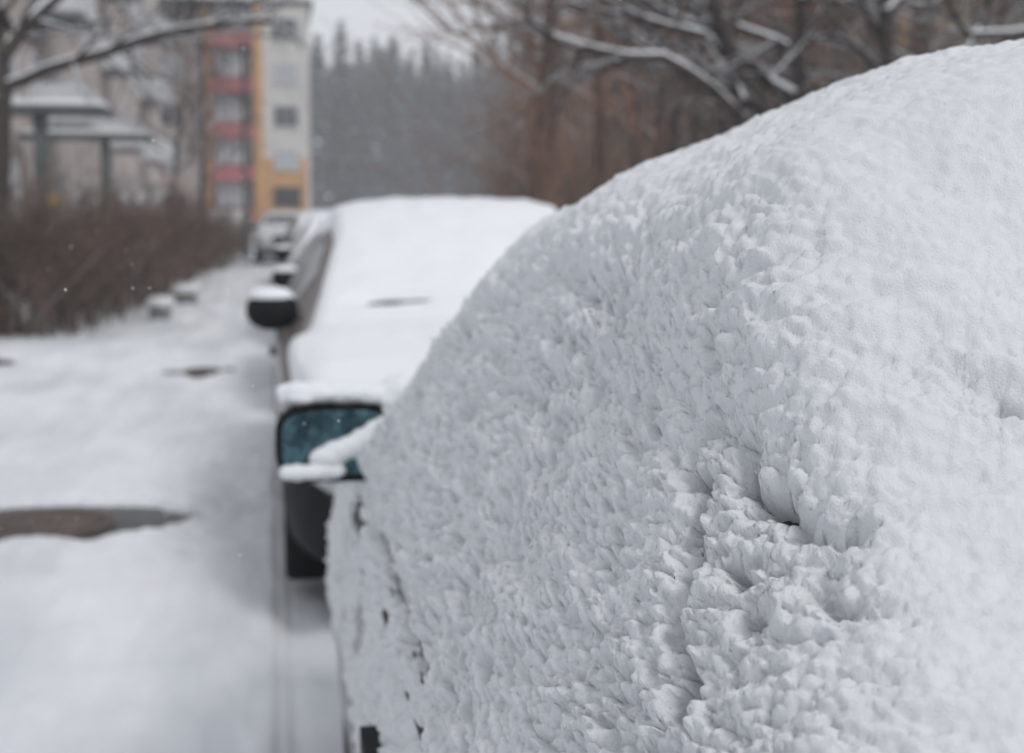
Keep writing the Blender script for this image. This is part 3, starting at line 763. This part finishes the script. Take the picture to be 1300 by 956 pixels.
guided_tree('bare_tree', 'dark tree at the left edge with two long snowy boughs over the hedge', [(-2, 300), (2, 200), (5, 120), (4, 70)],
    [([(3, 112), (60, 88), (130, 68), (200, 44), (265, 33), (325, 26), (345, 28)], .068, -1.5), ([(3, 72), (40, 26), (75, -4), (110, -50)], .10, .8),
     ([(100, 30), (150, 25), (205, 60), (240, 70)], .02, .5), ([(130, -20), (160, 20), (200, 35)], .02, .5), ([(150, 60), (190, 95), (240, 110), (262, 130)], .018, 1), ([(165, 55), (170, 95), (185, 125)], .02, .3),
     ([(225, -20), (235, 40), (265, 80)], .015, .4), ([(330, -20), (350, 30), (385, 62)], .012, .4), ([(0, 10), (20, 50), (3, 66)], .05, .3)], 17, 3, .13, 6)
guided_tree('bare_tree', 'leaning bare tree right of centre, fan of snowy boughs reaching left', [(1008, 175), (985, 160), (950, 110), (925, 60), (905, 0)],
    [([(945, 155), (905, 118), (872, 92), (842, 74), (798, 72), (738, 60), (697, 46), (668, 25)], .055, -.8), ([(845, 76), (800, 76), (762, 84), (722, 86)], .03, -.4),
     ([(1010, 124), (975, 103), (931, 69), (900, 32), (870, 5)], .06, .5), ([(1000, 62), (985, 50), (938, 34), (900, 12), (870, -8)], .045, .3),
     ([(895, 45), (849, 31), (808, 22), (762, -2)], .04, -.5), ([(895, 44), (831, 31), (770, 15), (720, 4)], .03, -.5), ([(870, 100), (850, 78), (831, 62), (803, 39), (770, 25)], .03, .4),
     ([(960, 130), (900, 101), (877, 65), (854, 23), (850, -10)], .035, .4), ([(945, 130), (930, 90), (925, 40), (940, -10)], .04, .2), ([(900, 90), (860, 60), (800, 52), (740, 20)], .02, .4), ([(880, 30), (820, 0), (790, -20)], .025, -.3)], 11.5, 9, .10, 9)
guided_tree('bare_tree', 'upright bare tree with snowy side boughs, second from the right', [(1012, 200), (1014, 120), (1016, 40), (1012, -60)],
    [([(1119, 91), (1090, 65), (1069, 41), (1050, 6), (1030, -20)], .035, -.4), ([(1015, 48), (1035, 50), (1063, 46), (1080, 55)], .035, -.3), ([(1012, 0), (1050, 1), (1088, 4), (1110, 12), (1120, 22)], .035, -.3),
     ([(1016, 90), (990, 60), (960, 40)], .03, .3), ([(1016, 60), (1040, 20), (1060, -20)], .03, .2), ([(1015, 110), (1040, 130), (1060, 120)], .02, .2)], 13, 12, .075, 9)
guided_tree('bare_tree', 'thick dark trunk of a bare tree above the near car roof', [(1128, 160), (1127, 90), (1123, 0), (1122, -60)],
    [([(1124, 20), (1150, -10), (1180, -40)], .06, .3), ([(1125, 60), (1100, 20), (1085, -30)], .04, .3)], 12, 15, .085, 7)
guided_tree('bare_tree', 'bare tree near the right edge with an angled snowy bough', [(1320, 140), (1318, 60), (1315, -60)],
    [([(1318, 38), (1280, 43), (1229, 44), (1218, 25), (1204, 0), (1190, -30)], .04, -.5), ([(1222, 75), (1236, 55), (1248, 35), (1254, 0), (1250, -30)], .03, .2), ([(1300, 60), (1270, 80), (1222, 78)], .03, .2)], 11, 18, .08, 7)

# ------------------------------------------------------------------ hedges
def hedge(x0, y0, x1, y1, w, H, n, seed, label):
    rnd = random.Random(seed); b = MB(); s = MB(); L = math.hypot(x1-x0, y1-y0); ux, uy = (x1-x0)/L, (y1-y0)/L
    root = empty('hedge', (x0, y0, 0), label=label, cat='hedge', group='bare hedges left of the lane')
    for k in range(n):
        a = rnd.random()*L; c = rnd.uniform(-w/2, w/2); h = H*rnd.uniform(.55, 1.08)*(1 + .10*math.sin(a*2.3 + seed) + .09*math.sin(a*6.1))*(1.22 if rnd.random() < .12 else 1)
        p = Vector((ux*a - uy*c, uy*a + ux*c, 0)); d = Vector((rnd.gauss(0, .28), rnd.gauss(0, .28), 1)).normalized()
        grow(b, s if rnd.random() < .6 else None, p, d, h*.8, .011, 2 if k % 3 else 1, .75, .1, rnd, 5, .0055, .3, 1.35, 3)
    b.build('twigs', M['hedge'], root, True); s.build('twig_snow', M['snow'], root, True)
hedge(-8.5, 17.6, -2.15, 17.1, 1.2, 1.66, 400, 1, 'dark bare hedge across the left edge, nearest hedge to the camera')
hedge(-2.6, 17.9, -2.05, 27.5, 1.1, 1.5, 360, 2, 'bare hedge running along the lane behind the nearest hedge')
hedge(-2.3, 28.2, -1.45, 41, 1.1, 1.4, 360, 3, 'farthest bare hedge along the lane before the orange building')
# snow-capped low blocks at the hedge foot
def block(px, py, Y, w, label):
    p = at(px, py, Y); o = empty('stone_planter', (p.x, Y, 0), label=label, cat='planter', group='snow-capped planters at the hedge foot')
    b = MB(); z = .20; b.box((0, 0, z/2), (w, .4, z)); ob = b.build('block', M['conc'], o); bv = ob.modifiers.new('b', 'BEVEL'); bv.width = .02; bv.segments = 2
    link('snow_cap', superell('snow_cap', (0, 0, z + .03), (w*.75, .27, .09), 3, 28, 14, .12, 6, zmin=-.04), M['snow'], o)
block(203, 380, 19.3, .26, 'snow-capped grey planter at the hedge foot, nearer of the pair')
block(236, 366, 22.5, .32, 'snow-capped grey planter at the hedge foot, farther of the pair')

# ------------------------------------------------------------------ buildings
def window(root, c, w, h, axis, nrm, pm='dglass', mull=2, fr='whitep'):
    """window whose outer face looks along axis 'x' or 'y' with sign nrm"""
    f = MB(); t = .07
    def bx(u0, u1, z0, z1, d, off=0):
        uc, zc = (u0+u1)/2, (z0+z1)/2
        if axis == 'y': f.box((c[0] + uc, c[1] + nrm*(.03 + off), c[2] + zc), (u1-u0, d, z1-z0))
        else: f.box((c[0] + nrm*(.03 + off), c[1] + uc, c[2] + zc), (d, u1-u0, z1-z0))
    bx(-w/2, w/2, h/2 - t, h/2, .1); bx(-w/2, -w/2 + t, -h/2, h/2 - t, .1); bx(w/2 - t, w/2, -h/2, h/2 - t, .1)
    bx(-w/2 - .05, w/2 + .05, -h/2 - .03, -h/2, .24)
    for k in range(1, mull): u = -w/2 + w*k/mull; bx(u - t/2, u + t/2, -h/2, h/2 - t, .08)
    ob = f.build('window', M[fr], root)
    g = MB()
    if axis == 'y': g.box((c[0], c[1] + nrm*.012, c[2]), (w - .02, .03, h - .02))
    else: g.box((c[0] + nrm*.012, c[1], c[2]), (.03, w - .02, h - .02))
    g.build('pane', M[pm], ob)
# the long beige block along the left
b1o = empty('apartment_block', (-6.2, 22, 0), label='long pinkish beige apartment block receding behind the left hedge', cat='building')
w = MB(); w.box((-6, 31, 7.5), (12, 62, 15)); w.build('wall', M['beige'], b1o)
w = MB(); w.box((-6, 31, 15.1), (12.6, 62.6, .2)); w.build('roof', M['roof'], b1o)
w = MB(); w.box((-6, 31, 15.29), (12.5, 62.5, .16)); w.build('roof_snow', M['snow'], b1o)
for st in range(5):
    for k in range(16):
        window(b1o, (0, 2.5 + k*3.8, 1.9 + st*2.9), 1.5, 1.5, 'x', 1, 'dglass' if (k + st) % 3 else 'glass', 2)
for k, yy in enumerate((3.6, 19.0, 34.2, 49.4)):
    for st in range(1, 5):
        p = MB(); z = .9 + st*2.9
        p.box((.65, yy, z - .06), (1.3, 3.0, .12)); bal = p.build('balcony', M['conc'], b1o)
        q = MB(); q.box((1.28, yy, z + .5), (.06, 3.0, 1.0)); q.box((.62, yy + 1.47, z + .5), (1.24, .06, 1.0)); q.box((.62, yy - 1.47, z + .5), (1.24, .06, 1.0))
        q.build('balcony_panel', M['teal'] if (st == 1 and k == 0) else M['whitep'], bal)
def canopy(Y, px, ztop, label):
    rx, _ = ray(px, 268); X = rx*Y
    o = empty('entrance_canopy', (X, Y, 0), label=label, cat='canopy', group='snowy canopies over the entrances of the beige block')
    for dx in (0,):
        p = MB(); p.box((dx, 0, ztop/2), (.22, .22, ztop)); p.build('post', M['post'], o)
    s = MB(); s.box((-.48, .3, ztop + .06), (3.1, 1.3, .12)); s.build('slab', M['post'], o)
    link('snow', superell('snow', (-.48, .3, ztop + .15), (1.56, .66, .09), 5, 32, 14, .03, 2, zmin=-.03), M['snow'], o)
canopy(25.5, 55, 3.1, 'nearer snowy entrance canopy on dark posts at the left')
canopy(36.5, 136, 3.2, 'farther snowy entrance canopy on dark posts, by the drainpipe')
# far building facing us
b2o = empty('apartment_block', (0, 93, 0), label='orange and cream apartment block with red loggia panels at the lane end', cat='building')
xl, xm, xr = at(262, 200, 93).x, at(329, 200, 93).x, at(394, 200, 93).x
HB = at(380, 6, 93).z
w = MB(); w.box(((xm + xr)/2, 6, HB/2 + 2.4), (xr - xm, 12, HB - 4.8)); w.build('wall', M['pale'], b2o)
w = MB(); w.box(((xm + xr)/2, 6, 2.4), (xr - xm + .01, 12.01, 4.8)); w.build('lower_wall', M['orange'], b2o)
w = MB(); w.box(((xl + xm)/2, 7, HB/2 - .1), (xm - xl, 11, HB - .2)); w.build('loggia_wall', M['beige'], b2o)
w = MB(); w.box((xl - 8, 7.5, HB/2), (16, 11, HB)); w.build('side_wall', M['beige'], b2o)
w = MB(); w.box(((xl + xr)/2 - 8, 6.4, HB + .12), (xr - xl + 16.6, 13.2, .24)); w.build('roof', M['roof'], b2o)
w = MB(); w.box(((xl + xr)/2 - 8, 6.4, HB + .34), (xr - xl + 16.5, 13.1, .18)); w.build('roof_snow', M['snow'], b2o)
w = MB(); w.box((xm + .02, -.06, HB/2), (.55, .12, HB - .3)); w.box((xl + .12, .9, HB/2), (.4, .24, HB - .3)); w.build('corner_strip', M['orange'], b2o)
w = MB(); w.box((xr - .12, -.05, HB/2), (.22, .1, HB - .1)); w.build('corner_strip', M['pale'], b2o)
for st, py in enumerate((250, 203, 147, 93, 36)):
    z = at(360, py, 93).z; cx = (xm + xr)/2 + .12
    if st == 0: window(b2o, (cx, 0, z), 1.75, 1.25, 'y', -1, 'dglass', 1, 'post')
    else: window(b2o, (cx, 0, z), 1.6, 1.35, 'y', -1, 'glass' if st % 2 else 'dglass', 3)
for st, py in enumerate((275, 220, 165, 108, 49)):
    z = at(297, py, 93).z; cx = (xl + xm)/2
    p = MB(); p.box((cx, .7, z), (xm - xl - .7, 1.4, .95)); p.build('loggia_panel', M['redp'], b2o)
    window(b2o, (cx, .72, z + 1.42), xm - xl - 1.3, 1.55, 'y', -1, 'glass', 4)
for st in range(5):
    for k in range(4): window(b2o, (xl - 2.2 - k*3.4, 2.0, 1.9 + st*2.9), 1.6, 1.5, 'y', -1, 'glass' if (k + st) % 2 else 'dglass', 2)
# brown and orange building behind the wood on the right
b3o = empty('apartment_block', (0, 60, 0), label='brown building with orange vertical strips behind the trees on the right', cat='building')
x0, x1 = at(850, 100, 60).x, at(1480, 100, 60).x
w = MB(); w.box(((x0 + x1)/2, 6, 8), (x1 - x0, 12, 16)); w.build('wall', M['brown'], b3o)
w = MB(); w.box(((x0 + x1)/2, 6, 16.1), (x1 - x0 + .6, 12.6, .2)); w.build('roof', M['roof'], b3o)
for px in (1080, 1155, 1168, 1288, 1225):
    x = at(px, 60, 60).x; w = MB(); w.box((x, -.1, 8), (1.2, .2, 15.6)); w.build('orange_strip', M['orange'], b3o)
for st in range(5):
    for k in range(7):
        window(b3o, (x0 + 2.6 + k*(x1 - x0 - 4)/7, 0, 1.9 + st*3), 1.7, 1.5, 'y', -1, 'dglass', 2)
# thin young tree and lamp pole at the lane end
def lamp(px, Y, H, label):
    x = ray(px, 268)[0]*Y; o = empty('street_lamp', (x, Y, 0), label=label, cat='street lamp')
    p = MB(); p.tube([(0, 0, 0), (0, 0, 1.4), (0, 0, 1.42), (0, 0, H)], [.13, .12, .08, .06], 10); p.build('pole', M['post'], o, True)
    a = MB(); a.tube([(0, 0, H - .1), (.3, 0, H + .15), (.9, 0, H + .2)], .03, 8); a.build('arm', M['post'], o, True)
    h = superell('lamp_head', (1.1, 0, H + .19), (.28, .12, .07), 3); link('lamp_head', h, M['conc'], o)
lamp(312, 44, 6.5, 'thin grey lamp pole before the red loggias')
# yellow hydrant-like marker behind the hedge
p = at(70, 262, 24); o = empty('marker_post', (p.x, 24, 0), label='small yellow marker post peeping over the left hedge', cat='post')
q = MB(); q.tube([(0, 0, 0), (0, 0, 1.55)], .06, 10); q.build('post', M['conc'], o, True)
q = MB(); q.box((0, 0, 1.6), (.18, .05, .16)); q.build('plate', M['yellow'], o)

# ------------------------------------------------------------------ falling snow
v = []; f = []; r3 = random.Random(3)
for k in range(1100):
    Y = r3.uniform(1.3, 7) ; px = r3.uniform(-100, 1400); py = r3.uniform(-60, 1000); p = at(px, py, Y); r = r3.uniform(.0007, .0014 + .0002*Y)
    if p.x > .1 and p.z < 1.62 and Y < 4: continue
    b0 = len(v); ax = Vector((r3.gauss(0, .5), r3.gauss(0, .5), 1)).normalized()*r
    e1 = ax.orthogonal().normalized()*r*.8; e2 = ax.cross(e1).normalized()*r*.8
    for d_ in (ax, -ax, e1, e2, -e1, -e2): v.append(tuple(p + d_))
    for a, c in ((2, 3), (3, 4), (4, 5), (5, 2)): f += [(b0, b0 + a, b0 + c), (b0 + 1, b0 + c, b0 + a)]
link('falling_snow', mesh('falling_snow', v, f), M['snow'], kind='stuff', label='sparse snowflakes drifting down through the air')

# ------------------------------------------------------------------ air, light
m = bpy.data.materials.new('snowy_air'); m.use_nodes = True; nt = m.node_tree; nt.nodes.clear()
out = nt.nodes.new('ShaderNodeOutputMaterial'); pv = nt.nodes.new('ShaderNodeVolumePrincipled')
pv.inputs['Color'].default_value = (.95, .97, 1, 1); pv.inputs['Density'].default_value = .0014; nt.links.new(pv.outputs[0], out.inputs['Volume'])
hz = MB(); hz.box((20, 165, 21.5), (360, 430, 47)); hz.build('haze', m, kind='stuff', label='pale falling-snow haze filling the street')

w = bpy.data.worlds.new('World'); sc.world = w; w.use_nodes = True; nt = w.node_tree
bg = nt.nodes['Background']; sky = nt.nodes.new('ShaderNodeTexSky'); sky.sky_type = 'NISHITA'; sky.sun_disc = False
SE, SA = R(47), R(149)
sky.sun_elevation = SE; sky.sun_rotation = SA; sky.air_density = 1.0; sky.dust_density = 4.0; sky.ozone_density = 1.0
hs = nt.nodes.new('ShaderNodeHueSaturation'); hs.inputs['Saturation'].default_value = .12
mx = nt.nodes.new('ShaderNodeMix'); mx.data_type = 'RGBA'; mx.inputs['Factor'].default_value = .9
mx.inputs['B'].default_value = (8.5, 8.75, 9.25, 1)        # the even cloud deck over the clear-sky light
nt.links.new(sky.outputs['Color'], hs.inputs['Color']); nt.links.new(hs.outputs['Color'], mx.inputs['A'])
nt.links.new(mx.outputs['Result'], bg.inputs['Color']); bg.inputs['Strength'].default_value = .098
sl = bpy.data.lights.new('sun', 'SUN'); sl.energy = 1.5; sl.angle = R(16); sl.color = (1, .98, .96)
so = bpy.data.objects.new('sun', sl); C.objects.link(so)
so.rotation_euler = (R(90) - SE, 0, -SA + R(180))
sc.view_settings.view_transform = 'Standard'; sc.view_settings.look = 'None'; sc.view_settings.gamma = 1; sc.view_settings.use_curve_mapping = False
sc.view_settings.exposure = -0.14
sc.cycles.use_denoising = True; sc.cycles.max_bounces = 6; sc.cycles.diffuse_bounces = 4; sc.cycles.volume_bounces = 4
sc.cycles.transparent_max_bounces = 4
